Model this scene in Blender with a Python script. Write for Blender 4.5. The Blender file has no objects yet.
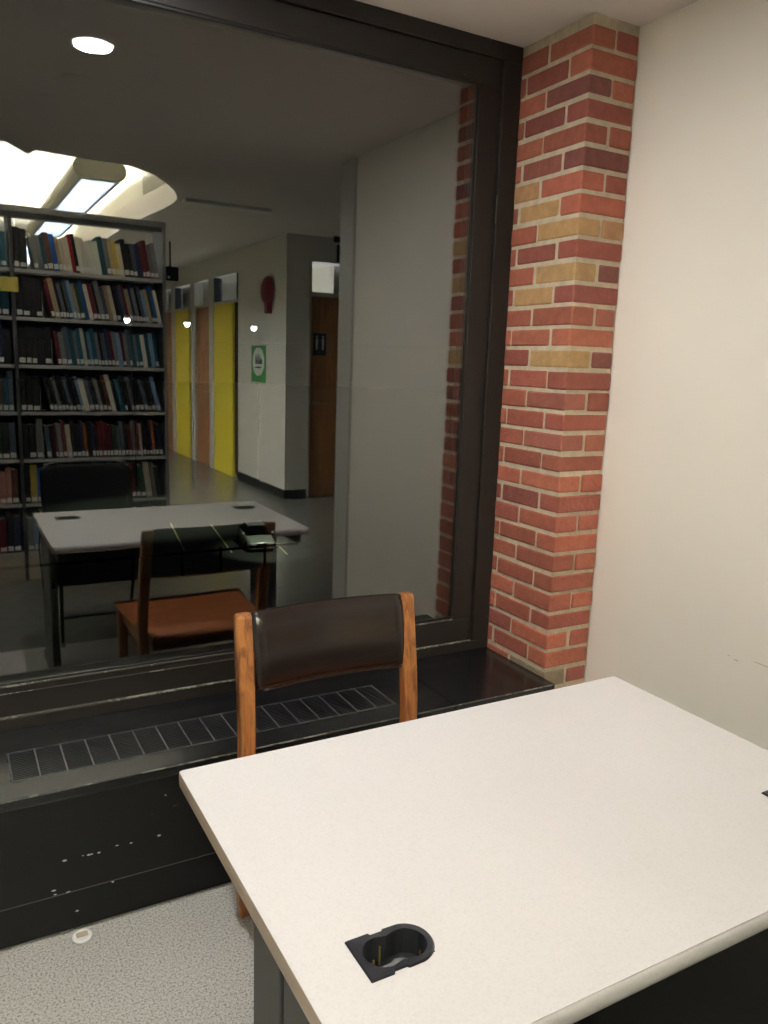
import bpy, bmesh, math, random
from mathutils import Vector, Matrix

S = bpy.context.scene
COL = S.collection
DZ = 0.04                      # height of the calibrated datum above the floor
H = 2.492                      # ceiling height

# ------------------------------------------------------------------ camera
cam_data = bpy.data.cameras.new('camera')
cam = bpy.data.objects.new('camera', cam_data)
COL.objects.link(cam)
R = Vector((0.87480102, -0.48329988, 0.03382902))
U = Vector((0.06029955, 0.17789571, 0.98220012))
F = Vector((0.48071523, 0.8571898, -0.18476612))
R.normalize(); F.normalize(); U = R.cross(F); U.normalize(); F = U.cross(R)
CP = Vector((-0.3053, -2.3028, 1.4109 + DZ))
cam.matrix_world = Matrix(((R.x, U.x, -F.x, CP.x), (R.y, U.y, -F.y, CP.y), (R.z, U.z, -F.z, CP.z), (0, 0, 0, 1)))
cam_data.sensor_fit = 'VERTICAL'
cam_data.sensor_height = 24.0
cam_data.lens = 24.0 * 789.27 / 1024.0
cam_data.clip_start = 0.02
cam_data.clip_end = 400
S.camera = cam

# ------------------------------------------------------------------ view, world
S.view_settings.view_transform = 'Standard'
S.view_settings.look = 'None'
S.view_settings.gamma = 1.0
S.view_settings.use_curve_mapping = False
S.view_settings.exposure = 0.0

W = bpy.data.worlds.new('night_sky')
S.world = W
W.use_nodes = True
wb = W.node_tree.nodes['Background']
wb.inputs[0].default_value = (0.35, 0.42, 0.6, 1)
wb.inputs[1].default_value = 0.001

# light levels
DOWN_W = 27.5         # each recessed downlight
PENDANT_W = 130.0      # fluorescent pendants, downward
PENDANT_UP_W = 420.0   # and upward
ROOM_W = 60.0         # rooms behind the corridor wall
LAMP_W = 1500.0       # street lamps

def area(name, loc, sx, sy, power, color, rot=(0, 0, 0), parent=None, spread=None):
    d = bpy.data.lights.new(name, 'AREA')
    d.shape = 'RECTANGLE'; d.size = sx; d.size_y = sy; d.energy = power; d.color = color
    if spread: d.spread = spread
    o = bpy.data.objects.new(name, d); COL.objects.link(o)
    o.location = loc; o.rotation_euler = rot
    if parent: o.parent = parent
    return o

# ------------------------------------------------------------------ materials
def srgb(r, g, b):
    f = lambda c: (c / 255 / 12.92) if c / 255 <= 0.04045 else ((c / 255 + 0.055) / 1.055) ** 2.4
    return (f(r), f(g), f(b), 1)

def new_mat(name):
    m = bpy.data.materials.new(name); m.use_nodes = True
    return m, m.node_tree, m.node_tree.nodes['Principled BSDF']

def mat(name, col, rough=0.5, metal=0.0, var=0.0, vscale=8.0, bump=0.0, bscale=60.0, spec=0.5, stretch=(1, 1, 1), col2=None):
    m, t, b = new_mat(name)
    b.inputs['Roughness'].default_value = rough
    b.inputs['Metallic'].default_value = metal
    b.inputs['Specular IOR Level'].default_value = spec
    b.inputs['Base Color'].default_value = col
    tc = t.nodes.new('ShaderNodeTexCoord')
    mp = t.nodes.new('ShaderNodeMapping'); mp.inputs['Scale'].default_value = stretch
    t.links.new(tc.outputs['Object'], mp.inputs[0])
    n = t.nodes.new('ShaderNodeTexNoise'); n.inputs['Scale'].default_value = vscale; n.inputs['Detail'].default_value = 5
    t.links.new(mp.outputs[0], n.inputs['Vector'])
    if var or col2:
        r = t.nodes.new('ShaderNodeValToRGB')
        c2 = col2 or tuple(min(1, c * (1 + var)) for c in col[:3]) + (1,)
        c1 = col if col2 else tuple(c * (1 - var) for c in col[:3]) + (1,)
        r.color_ramp.elements[0].position = 0.3; r.color_ramp.elements[1].position = 0.7
        r.color_ramp.elements[0].color = c1; r.color_ramp.elements[1].color = c2
        t.links.new(n.outputs['Fac'], r.inputs[0]); t.links.new(r.outputs[0], b.inputs['Base Color'])
    if bump:
        n2 = t.nodes.new('ShaderNodeTexNoise'); n2.inputs['Scale'].default_value = bscale; n2.inputs['Detail'].default_value = 4
        t.links.new(mp.outputs[0], n2.inputs['Vector'])
        bp = t.nodes.new('ShaderNodeBump'); bp.inputs['Strength'].default_value = bump; bp.inputs['Distance'].default_value = 0.002
        t.links.new(n2.outputs['Fac'], bp.inputs['Height']); t.links.new(bp.outputs[0], b.inputs['Normal'])
    return m

def emis(name, col, strength):
    m, t, b = new_mat(name)
    b.inputs['Base Color'].default_value = (0.8, 0.8, 0.8, 1)
    b.inputs['Emission Color'].default_value = col
    b.inputs['Emission Strength'].default_value = strength
    return m

def speckle_mat(name, base, dark, light, scale, rough, amount=0.42):
    m, t, b = new_mat(name)
    b.inputs['Roughness'].default_value = rough
    tc = t.nodes.new('ShaderNodeTexCoord')
    n = t.nodes.new('ShaderNodeTexNoise'); n.inputs['Scale'].default_value = scale; n.inputs['Detail'].default_value = 3
    n.inputs['Roughness'].default_value = 0.85
    t.links.new(tc.outputs['Object'], n.inputs['Vector'])
    r = t.nodes.new('ShaderNodeValToRGB'); e = r.color_ramp.elements
    e[0].position = amount - 0.06; e[0].color = dark
    e[1].position = amount + 0.04; e[1].color = base
    e2 = e.new(0.62); e2.color = light
    t.links.new(n.outputs['Fac'], r.inputs[0])
    v = t.nodes.new('ShaderNodeTexNoise'); v.inputs['Scale'].default_value = 1.7; v.inputs['Detail'].default_value = 3
    t.links.new(tc.outputs['Object'], v.inputs['Vector'])
    mx = t.nodes.new('ShaderNodeMix'); mx.data_type = 'RGBA'; mx.blend_type = 'MULTIPLY'
    mr = t.nodes.new('ShaderNodeMapRange'); mr.inputs['To Min'].default_value = 0.86; mr.inputs['To Max'].default_value = 1.08
    t.links.new(v.outputs['Fac'], mr.inputs['Value'])
    mx.inputs[0].default_value = 1.0
    t.links.new(r.outputs[0], mx.inputs[6]); t.links.new(mr.outputs[0], mx.inputs[7])
    t.links.new(mx.outputs[2], b.inputs['Base Color'])
    return m

def attr_mat(name, rough=0.7, bump=0.3, bscale=90, var=0.22, vscale=25):
    m, t, b = new_mat(name)
    b.inputs['Roughness'].default_value = rough
    a = t.nodes.new('ShaderNodeAttribute'); a.attribute_name = 'tint'
    tc = t.nodes.new('ShaderNodeTexCoord')
    n = t.nodes.new('ShaderNodeTexNoise'); n.inputs['Scale'].default_value = vscale; n.inputs['Detail'].default_value = 6
    t.links.new(tc.outputs['Object'], n.inputs['Vector'])
    mr = t.nodes.new('ShaderNodeMapRange'); mr.inputs['To Min'].default_value = 1 - var; mr.inputs['To Max'].default_value = 1 + var
    t.links.new(n.outputs['Fac'], mr.inputs['Value'])
    mx = t.nodes.new('ShaderNodeMix'); mx.data_type = 'RGBA'; mx.blend_type = 'MULTIPLY'; mx.inputs[0].default_value = 1
    t.links.new(a.outputs['Color'], mx.inputs[6]); t.links.new(mr.outputs[0], mx.inputs[7])
    t.links.new(mx.outputs[2], b.inputs['Base Color'])
    n2 = t.nodes.new('ShaderNodeTexNoise'); n2.inputs['Scale'].default_value = bscale; n2.inputs['Detail'].default_value = 6
    t.links.new(tc.outputs['Object'], n2.inputs['Vector'])
    bp = t.nodes.new('ShaderNodeBump'); bp.inputs['Strength'].default_value = bump; bp.inputs['Distance'].default_value = 0.003
    t.links.new(n2.outputs['Fac'], bp.inputs['Height']); t.links.new(bp.outputs[0], b.inputs['Normal'])
    return m

def wood_mat(name, c1, c2, stretch=(40, 40, 3), rough=0.38):
    m, t, b = new_mat(name)
    b.inputs['Roughness'].default_value = rough
    tc = t.nodes.new('ShaderNodeTexCoord')
    mp = t.nodes.new('ShaderNodeMapping'); mp.inputs['Scale'].default_value = stretch
    t.links.new(tc.outputs['Object'], mp.inputs[0])
    n = t.nodes.new('ShaderNodeTexNoise'); n.inputs['Scale'].default_value = 1.6; n.inputs['Detail'].default_value = 6
    n.inputs['Distortion'].default_value = 1.2
    t.links.new(mp.outputs[0], n.inputs['Vector'])
    r = t.nodes.new('ShaderNodeValToRGB'); e = r.color_ramp.elements
    e[0].position = 0.36; e[0].color = c1; e[1].position = 0.62; e[1].color = c2
    t.links.new(n.outputs['Fac'], r.inputs[0]); t.links.new(r.outputs[0], b.inputs['Base Color'])
    return m

def scuff_mat(name, base, rough, marks, amount, scale=30, spec=0.5, vary=0.0):
    """dark paint with small chips and dust specks"""
    m, t, b = new_mat(name)
    b.inputs['Specular IOR Level'].default_value = spec
    tc = t.nodes.new('ShaderNodeTexCoord')
    n = t.nodes.new('ShaderNodeTexNoise'); n.inputs['Scale'].default_value = scale; n.inputs['Detail'].default_value = 2
    big = t.nodes.new('ShaderNodeTexNoise'); big.inputs['Scale'].default_value = 3.0
    t.links.new(tc.outputs['Object'], n.inputs['Vector']); t.links.new(tc.outputs['Object'], big.inputs['Vector'])
    mul = t.nodes.new('ShaderNodeMath'); mul.operation = 'MULTIPLY'
    t.links.new(n.outputs['Fac'], mul.inputs[0]); t.links.new(big.outputs['Fac'], mul.inputs[1])
    r = t.nodes.new('ShaderNodeValToRGB'); e = r.color_ramp.elements
    e[0].position = amount; e[0].color = base; e[1].position = amount + 0.015; e[1].color = marks
    t.links.new(mul.outputs[0], r.inputs[0]); t.links.new(r.outputs[0], b.inputs['Base Color'])
    mr = t.nodes.new('ShaderNodeMapRange'); mr.inputs['To Min'].default_value = rough - vary; mr.inputs['To Max'].default_value = rough + vary
    t.links.new(big.outputs['Fac'], mr.inputs['Value']); t.links.new(mr.outputs[0], b.inputs['Roughness'])
    return m

def glass_mat(name, refl, tint=(1, 1, 1, 1)):
    m = bpy.data.materials.new(name); m.use_nodes = True; t = m.node_tree; t.nodes.clear()
    out = t.nodes.new('ShaderNodeOutputMaterial')
    g = t.nodes.new('ShaderNodeBsdfGlossy'); g.inputs['Roughness'].default_value = 0.0
    tr = t.nodes.new('ShaderNodeBsdfTransparent'); tr.inputs[0].default_value = tint
    lw = t.nodes.new('ShaderNodeLayerWeight'); lw.inputs[0].default_value = 0.72
    pw = t.nodes.new('ShaderNodeMath'); pw.operation = 'POWER'; pw.inputs[1].default_value = 5.0
    t.links.new(lw.outputs['Facing'], pw.inputs[0])
    add = t.nodes.new('ShaderNodeMath'); add.operation = 'ADD'; add.use_clamp = True
    add.inputs[1].default_value = refl
    t.links.new(pw.outputs[0], add.inputs[0])
    mx = t.nodes.new('ShaderNodeMixShader')
    t.links.new(add.outputs[0], mx.inputs[0]); t.links.new(tr.outputs[0], mx.inputs[1]); t.links.new(g.outputs[0], mx.inputs[2])
    t.links.new(mx.outputs[0], out.inputs[0])
    return m

M = {}
M['wall'] = mat('cream_wall_paint', srgb(243, 236, 223), 0.75, var=0.012, vscale=3, bump=0.10, bscale=220)
M['wall_grey'] = mat('grey_wall_paint', srgb(216, 212, 202), 0.7, var=0.02, vscale=3)
M['ceiling'] = mat('ceiling_paint', srgb(228, 220, 212), 0.85, var=0.015, vscale=2, bump=0.15, bscale=260)
M['white_ceiling'] = mat('bright_ceiling_paint', srgb(238, 234, 220), 0.8, var=0.01)
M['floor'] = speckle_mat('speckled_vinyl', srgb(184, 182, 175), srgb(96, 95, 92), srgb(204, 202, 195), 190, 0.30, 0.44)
M['floor_darkened'] = speckle_mat('darkened_speckled_vinyl', srgb(104, 105, 100), srgb(70, 70, 68), srgb(118, 118, 112), 120, 0.22)  # floor tone darkened beyond the desk to suit its reflection
M['frame'] = scuff_mat('dark_bronze_frame', srgb(33, 29, 27), 0.42, srgb(110, 100, 90), 0.50, 60, 0.4, 0.08)
M['bead'] = mat('black_glazing_bead', srgb(16, 16, 16), 0.35)
M['panel_edge_highlight'] = mat('panel_bottom_highlight', srgb(70, 70, 70), 0.4)
M['chip'] = mat('chipped_primer', srgb(205, 200, 190), 0.8)
M['scuff'] = mat('grey_scuff', srgb(176, 166, 150), 0.8)
M['sill'] = scuff_mat('black_slate_sill', srgb(22, 22, 24), 0.24, srgb(160, 160, 160), 0.475, 110, 0.55, 0.10)
M['black_panel'] = scuff_mat('black_enamel_panel', srgb(15, 15, 16), 0.45, srgb(150, 150, 148), 0.485, 90, 0.3, 0.08)
M['edge_wear_highlight'] = scuff_mat('worn_and_highlit_edge', srgb(70, 68, 64), 0.4, srgb(128, 124, 116), 0.27, 45)  # wear on the frame lines, painted highlight on the sill edge
M['grille'] = mat('grille_metal', srgb(92, 92, 94), 0.35, 0.4, var=0.3, vscale=30)
M['grille_dark'] = mat('dark_grille_bar', srgb(54, 54, 58), 0.3, 0.5)
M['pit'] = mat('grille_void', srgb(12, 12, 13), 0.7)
M['desk_top'] = speckle_mat('speckled_laminate', srgb(213, 209, 208), srgb(205, 200, 198), srgb(217, 213, 212), 260, 0.42, 0.40)
M['desk_edge'] = mat('laminate_edge_band', srgb(180, 164, 150), 0.55, var=0.03)
M['desk_metal'] = mat('charcoal_powder_coat', srgb(62, 62, 62), 0.5, var=0.05, bump=0.1, bscale=300)
M['black'] = mat('matte_black', srgb(14, 14, 15), 0.6, var=0.05, spec=0.25)
M['black_plastic'] = mat('black_plastic', srgb(34, 35, 40), 0.32, var=0.1, vscale=40, bump=0.15, bscale=150)
M['brass'] = mat('brass_contact', srgb(200, 165, 90), 0.3, 1.0)
M['dust'] = mat('dusty_grey', srgb(96, 97, 98), 0.8, var=0.3, vscale=60)
M['wood'] = wood_mat('honey_oak', srgb(112, 66, 32), srgb(164, 107, 58))
M['seat_wood'] = wood_mat('seat_brown', srgb(140, 78, 42), srgb(176, 104, 60), (6, 40, 40), 0.45)
M['vinyl'] = mat('dark_brown_vinyl', srgb(33, 25, 23), 0.22, var=0.10, vscale=14, bump=0.10, bscale=35, spec=0.5)
M['door_wood'] = wood_mat('brown_door_veneer', srgb(150, 102, 66), srgb(180, 128, 86), (14, 14, 1.5), 0.5)
M['door_frame'] = mat('grey_steel_frame', srgb(196, 195, 186), 0.45, var=0.03)
M['yellow'] = mat('yellow_laminate', srgb(238, 216, 66), 0.5, var=0.03)
M['dark_glass'] = mat('dark_side_glass', srgb(40, 46, 60), 0.15)
M['base'] = mat('black_cove_base', srgb(24, 24, 26), 0.5)
M['steel'] = mat('brushed_steel', srgb(180, 180, 178), 0.3, 1.0, var=0.05)
M['shelf'] = mat('grey_shelf_steel', srgb(132, 132, 130), 0.45, 0.0, var=0.05)
M['shelf_lip'] = mat('lit_tone_shelf_lip', srgb(186, 186, 182), 0.4)  # shelf steel made paler to carry the light on its front edges
M['shelf_dark'] = mat('dark_shelf_steel', srgb(78, 78, 80), 0.5, 0.0, var=0.05)
M['plinth'] = mat('beige_plinth', srgb(186, 172, 148), 0.6, var=0.04)
M['fixture'] = mat('cream_fixture_shell', srgb(228, 222, 200), 0.45, var=0.02)
M['fix_end'] = mat('grey_end_cap', srgb(120, 116, 100), 0.5, var=0.02)
M['white'] = mat('white_enamel', srgb(235, 235, 232), 0.4, var=0.01)
M['paper'] = mat('page_block', srgb(225, 220, 204), 0.9, var=0.06, vscale=60, stretch=(1, 1, 1))
M['label'] = mat('white_spine_label', srgb(235, 235, 230), 0.7, var=0.02)
M['book'] = attr_mat('book_cloth', 0.6, 0.12, 300, 0.10, 30)
M['brick'] = attr_mat('fired_brick', 0.85, 0.9, 90, 0.36, 34)
M['maroon'] = mat('maroon_enamel', srgb(120, 34, 44), 0.35, var=0.04)
M['red'] = mat('red_plastic', srgb(190, 40, 34), 0.4)
M['poster_green'] = mat('poster_green', srgb(64, 150, 76), 0.6, var=0.04)
M['poster_white'] = mat('poster_white', srgb(225, 228, 220), 0.6)
M['ink'] = mat('dark_ink', srgb(40, 46, 44), 0.7)
M['sign_blue'] = mat('dark_blue_sign', srgb(42, 50, 62), 0.4)
M['card_yellow'] = mat('yellow_card', srgb(214, 196, 96), 0.7, var=0.06)
M['glass'] = glass_mat('reflective_window_glass', 0.17, (0.93, 0.95, 0.94, 1))
M['clear'] = glass_mat('transom_glass', 0.03)
M['lit_tube'] = emis('lit_louvre', (0.80, 0.90, 1.0, 1), 3.2)
M['lit_bulb'] = emis('lit_downlight_lens', (1.0, 0.97, 0.93, 1), 16.0)
M['lit_street'] = emis('lit_street_lamp', (0.90, 0.96, 1.0, 1), 40.0)
M['blade'] = mat('louvre_blade', srgb(200, 210, 222), 0.5)
M['asphalt'] = mat('asphalt', srgb(70, 74, 66), 0.85, var=0.15, vscale=2)
M['paint_yellow'] = mat('road_paint', srgb(226, 214, 150), 0.7)
M['grass'] = mat('night_grass', srgb(30, 42, 24), 0.9, var=0.4, vscale=4)
M['car_paint'] = mat('silver_car_paint', srgb(196, 200, 188), 0.3, 0.2)
M['car_glass'] = mat('car_window', srgb(8, 9, 10), 0.1)
M['rubber'] = mat('tyre_rubber', srgb(20, 20, 20), 0.8)
M['lamp_pole'] = mat('lamp_post_steel', srgb(6, 6, 7), 1.0, 0.0, spec=0.0)

# ------------------------------------------------------------------ mesh helpers
class MB:
    def __init__(s):
        s.bm = bmesh.new(); s.mats = []
        s.tint = s.bm.loops.layers.float_color.new('tint')
    def mi(s, m):
        if m not in s.mats: s.mats.append(m)
        return s.mats.index(m)
    def face(s, vs, m, smooth=False, tint=None):
        try: f = s.bm.faces.new(vs)
        except ValueError: return None
        f.material_index = s.mi(m); f.smooth = smooth
        if tint:
            for l in f.loops: l[s.tint] = tint
        return f
    def box(s, x0, x1, y0, y1, z0, z1, m, mtx=None, bevel=0.0, tint=None, seg=2):
        if x0 > x1: x0, x1 = x1, x0
        if y0 > y1: y0, y1 = y1, y0
        if z0 > z1: z0, z1 = z1, z0
        P = [(x, y, z) for x in (x0, x1) for y in (y0, y1) for z in (z0, z1)]
        vs = [s.bm.verts.new((mtx @ Vector(p)) if mtx else p) for p in P]
        q = [(0, 1, 3, 2), (4, 6, 7, 5), (0, 4, 5, 1), (2, 3, 7, 6), (0, 2, 6, 4), (1, 5, 7, 3)]
        fs = [s.face([vs[i] for i in a], m, tint=tint) for a in q]
        if bevel:
            es = list({e for f in fs for e in f.edges})
            r = bmesh.ops.bevel(s.bm, geom=es, offset=bevel, segments=seg, profile=0.5, affect='EDGES', clamp_overlap=True)
            for f in r['faces']:
                f.material_index = s.mi(m)
                if tint:
                    for l in f.loops: l[s.tint] = tint
        return s
    def prism(s, pts, axis, a, b, m, side=None, mtx=None, smooth=False, tint=None):
        """2-D outline extruded along an axis; pts in the other two coordinates in cyclic order x,y,z"""
        def P(u, v, w):
            p = {'x': (w, u, v), 'y': (u, w, v), 'z': (u, v, w)}[axis]
            return (mtx @ Vector(p)) if mtx else p
        A = [s.bm.verts.new(P(u, v, a)) for u, v in pts]; B = [s.bm.verts.new(P(u, v, b)) for u, v in pts]
        s.face(A, m, tint=tint); s.face(B[::-1], m, tint=tint)
        n = len(pts)
        for i in range(n):
            j = (i + 1) % n
            s.face([A[i], B[i], B[j], A[j]], side or m, smooth, tint=tint)
        return s
    def loft(s, rings, m, smooth=True, caps=True, closed=False):
        V = [[s.bm.verts.new(p) for p in r] for r in rings]
        n = len(V[0]); k = len(V)
        for i in range(k - (0 if closed else 1)):
            for j in range(n):
                s.face([V[i][j], V[i][(j + 1) % n], V[(i + 1) % k][(j + 1) % n], V[(i + 1) % k][j]], m, smooth)
        if caps and not closed:
            s.face(V[0][::-1], m); s.face(V[-1], m)
        return s
    def tube(s, pts, r, m, seg=10, caps=True):
        pts = [Vector(p) for p in pts]; rings = []; prev = None
        for i, p in enumerate(pts):
            d = (pts[min(i + 1, len(pts) - 1)] - pts[max(i - 1, 0)]).normalized()
            ref = prev if prev is not None else (Vector((0, 0, 1)) if abs(d.z) < 0.9 else Vector((1, 0, 0)))
            u = (ref - d * ref.dot(d)).normalized(); prev = u; v = d.cross(u)
            rr = r[i] if isinstance(r, (list, tuple)) else r
            rings.append([p + (u * math.cos(a) + v * math.sin(a)) * rr for a in [2 * math.pi * k / seg for k in range(seg)]])
        return s.loft(rings, m, True, caps)
    def lathe(s, prof, c, m, seg=32, mtx=None):
        """profile of (radius, height) turned about z at c"""
        V = []
        for r, z in prof:
            ring = []
            for k in range(seg):
                a = 2 * math.pi * k / seg
                p = Vector((r * math.cos(a), r * math.sin(a), z))
                if mtx: p = mtx @ p
                ring.append(s.bm.verts.new(p + Vector(c)))
            V.append(ring)
        for i in range(len(V) - 1):
            for k in range(seg):
                s.face([V[i][k], V[i][(k + 1) % seg], V[i + 1][(k + 1) % seg], V[i + 1][k]], m, True)
        if prof[0][0] > 1e-6: s.face(V[0][::-1], m)
        if prof[-1][0] > 1e-6: s.face(V[-1], m)
        return s
    def build(s, name, parent=None, normals=True):
        bmesh.ops.remove_doubles(s.bm, verts=s.bm.verts, dist=1e-6)
        if normals: bmesh.ops.recalc_face_normals(s.bm, faces=s.bm.faces)
        me = bpy.data.meshes.new(name); s.bm.to_mesh(me); s.bm.free()
        for m in s.mats: me.materials.append(M[m])
        o = bpy.data.objects.new(name, me); COL.objects.link(o)
        if parent: 
            o.parent = parent
            o.matrix_parent_inverse = parent.matrix_basis.inverted()
        return o

def tag(o, label=None, cat=None, group=None, kind=None):
    if label: o['label'] = label
    if cat: o['category'] = cat
    if group: o['group'] = group
    if kind: o['kind'] = kind
    return o

def empty(name, loc=(0, 0, 0), rz=0.0):
    o = bpy.data.objects.new(name, None); COL.objects.link(o)
    o.empty_display_size = 0.1
    o.location = loc; o.rotation_euler = (0, 0, rz)
    return o

def struct(o, label=None, cat=None):
    return tag(o, label, cat, kind='structure')

# ================================================================== ROOM SHELL
WX = 1.638          # right wall face
AX = 1.444          # brick reveal face
PD = 0.347          # pillar front is at y = -PD

# floor
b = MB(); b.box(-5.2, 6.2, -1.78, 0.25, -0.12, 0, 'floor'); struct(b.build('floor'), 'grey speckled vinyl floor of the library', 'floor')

b = MB(); b.box(-5.2, 6.2, -15, -1.78, -0.12, 0, 'floor_darkened'); struct(b.build('floor_library'), 'glossy grey vinyl floor of library and corridor, colour darkened to suit its reflection', 'floor')

# right wall of the study nook, its steel end post
b = MB(); b.box(WX, WX + 0.14, -1.62, 0.25, 0, H, 'wall'); struct(b.build('wall_right'), 'smooth cream wall beside the desk', 'wall')
b = MB(); b.box(WX - 0.016, WX + 0.156, -1.72, -1.56, 0, H, 'door_frame', bevel=0.006); struct(b.build('trim_1'), 'grey steel post capping the end of the cream wall', 'post')

# window wall: spandrel under sill, piece left of the window, head
b = MB(); b.box(-5.2, AX, 0.06, 0.25, 0, 0.41, 'wall_grey')
b.box(-5.2, -2.75, 0.06, 0.25, 0.41, H, 'wall_grey')
b.box(-2.75, AX, 0.06, 0.25, 2.48, H + 0.02, 'wall_grey')
struct(b.build('wall_front'), 'wall around the large window', 'wall')

# ceiling with the raised library bay cut out of it
b = MB()
def slab(pts, z0, z1, m): b.prism(pts, 'z', z0, z1, m)
OPEN = [(0.335, -2.50), (0.69, -2.52), (0.86, -2.66), (0.96, -2.82), (1.07, -3.03), (1.15, -3.25), (1.175, -3.5), (1.165, -3.8), (1.13, -4.2), (1.10, -4.6)]
slab([(-5.2, 0.25), (-5.2, -2.30), (0.025, -2.335), (0.176, -2.60), (0.20, -2.48)] + OPEN + [(1.10, -14.9), (1.62, -14.9), (1.62, -4.0), (6.2, -4.0), (6.2, 0.25)], H, H + 0.16, 'ceiling')
struct(b.build('ceiling'), 'low beige painted ceiling above the study nook', 'ceiling')
b = MB()
b.prism([(-2.30, 0), (-1.45, 0.0), (-1.45, -0.003), (-2.30, -0.020)], 'x', -3.0, 0.18, 'ceiling')
o = b.build('trim_2'); o.location.z = H; struct(o, 'slightly dropped ceiling panel with a slanting crease', 'ceiling panel')
b = MB(); b.box(1.19, 1.80, -3.29, -3.21, H - 0.025, H + 0.001, 'white', bevel=0.006)  # white colour and short length stand in for the step's lit edge
struct(b.build('trim_3'), 'ceiling step lip coloured white as its lit edge, beside the rounded opening', 'ceiling strip')
# corridor ceiling, a step higher
b = MB(); b.box(1.62, 6.2, -15, -4.0, 2.70, 2.84, 'ceiling'); b.box(1.50, 1.62, -15, -4.0, H + 0.16, 2.84, 'ceiling')
b.box(1.62, 6.2, -4.0, -3.88, H + 0.16, 2.84, 'ceiling')
struct(b.build('ceiling_corridor'), 'raised pale ceiling over the corridor', 'ceiling')
# raised library bay: curved fascia and bright upper ceiling
b = MB()
edge = [(-5.2, -2.30), (0.025, -2.335), (0.176, -2.60), (0.20, -2.48)] + OPEN + [(1.10, -14.9)]
out = [(x + 0.06 * (1 if i > 6 else 0), y + 0.06) for i, (x, y) in enumerate(edge)]
for i in range(len(edge) - 1):
    a0, a1 = edge[i], edge[i + 1]; c0, c1 = out[i], out[i + 1]
    vs = [b.bm.verts.new(p) for p in ((a0[0], a0[1], H + 0.16), (a1[0], a1[1], H + 0.16), (a1[0], a1[1], 3.34), (a0[0], a0[1], 3.34),
                                     (c0[0], c0[1], H + 0.16), (c1[0], c1[1], H + 0.16), (c1[0], c1[1], 3.34), (c0[0], c0[1], 3.34))]
    for q in ((0, 1, 2, 3), (5, 4, 7, 6), (4, 5, 1, 0), (3, 2, 6, 7)): b.face([vs[k] for k in q], 'white_ceiling', smooth=4 < i < 12)
struct(b.build('wall_fascia'), 'curved white upstand round the raised library ceiling', 'fascia')
b = MB(); b.box(-5.2, 1.3, -15, -2.2, 3.34, 3.46, 'white_ceiling'); struct(b.build('ceiling_library'), 'bright white raised ceiling over the bookcases', 'ceiling')
# outer walls that close the library
b = MB(); b.box(-5.3, -5.2, -15, 0.25, 0, 3.4, 'wall_grey'); struct(b.build('wall_left'), 'far left library wall', 'wall')
b = MB(); b.box(-5.3, 6.3, -15.1, -15, 0, 3.4, 'wall_grey'); struct(b.build('wall_back'), 'back library wall', 'wall')
b = MB(); b.box(6.2, 6.3, -15, 0.25, 0, 3.4, 'wall_grey'); struct(b.build('wall_far_right'), 'far wall beyond the corridor', 'wall')
b = MB(); b.box(WX + 0.14, 6.2, 0.06, 0.25, 0, H, 'wall_grey'); struct(b.build('wall_front_right'), 'outer wall beyond the cream partition', 'wall')

b = MB(); b.box(WX - 0.0006, WX + 0.001, -1.030, -0.985, 0.6655, 0.6668, 'scuff'); b.box(WX - 0.0006, WX + 0.001, -0.935, -0.922, 0.650, 0.6515, 'scuff'); b.box(WX - 0.0006, WX + 0.001, -0.905, -0.900, 0.655, 0.6565, 'scuff')
o = b.build('scuff_mark'); o.parent = bpy.data.objects['wall_right']
# ------------------------------------------------------------------ brick pillar
random.seed(4)
BC = 0.06773; TOPJ = 2.4269 + DZ; J = 0.0125
reds = [(150, 84, 66), (158, 90, 69), (142, 78, 63), (164, 96, 74), (150, 82, 68), (138, 76, 65), (160, 90, 70), (147, 86, 72)]
def redc(): 
    r = random.choice(reds); k = random.uniform(0.93, 1.07)
    return srgb(r[0] * k, r[1] * k, r[2] * k)
tan = lambda: srgb(172 + random.randint(-6, 6), 136 + random.randint(-6, 6), 92)
dark = lambda: srgb(126, 74, 66)
special = {(7, 'p'): tan, (8, 's'): tan, (9, 'c'): tan, (9, 'e'): tan, (11, 'c'): tan, (12, 's'): tan, (15, 'c'): tan,
           (11, 'e'): dark, (15, 'e'): dark, (3, 'c'): dark, (6, 'h'): dark, (5, 'e'): redc, (31, 'c'): lambda: srgb(128, 112, 90)}
b = MB(); mort = srgb(190, 176, 152)
d = 0.004
b.box(AX + d, WX - 0.004, -PD + d, 0.10, 0, H, 'brick', tint=mort)
k = 0
z1 = TOPJ + 0.0
for k in range(0, 37):
    zt = TOPJ - (k - 1) * BC - J / 2 if k else H
    zb = TOPJ - k * BC + J / 2
    if zb < 0.0: break
    row = k
    if k == 0: zt = H + 0.0
    if row == 0:
        # thin cut course under the ceiling
        zt = H; 
        continue
    jit = lambda: random.uniform(-0.0022, 0.0022)
    def brick(x0, x1, y0, y1, key):
        c = special.get((row, key), redc)()
        b.box(x0 + jit(), x1 + jit(), y0 + jit(), y1 + jit(), zb + jit(), zt + jit(), 'brick', bevel=0.0055, tint=c, seg=2)
    yc = -PD
    if row % 2 == 1:
        brick(AX, AX + 0.092, yc, yc + 0.194, 'c')                 # corner brick, long on the reveal
        brick(AX, AX + 0.09, yc + 0.204, 0.02, 'p')
        brick(AX + 0.102, WX - 0.004, yc, yc + 0.09, 'e')
    else:
        brick(AX, WX - 0.004, yc, yc + 0.092, 'h')                 # corner brick, long on the front
        brick(AX, AX + 0.09, yc + 0.102, yc + 0.296, 's')
        brick(AX, AX + 0.09, yc + 0.306, 0.02, 'v')
pil = b.build('brick_pillar')
tag(pil, 'red brick pillar with a few tan bricks between window and cream wall', 'pillar')

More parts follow.
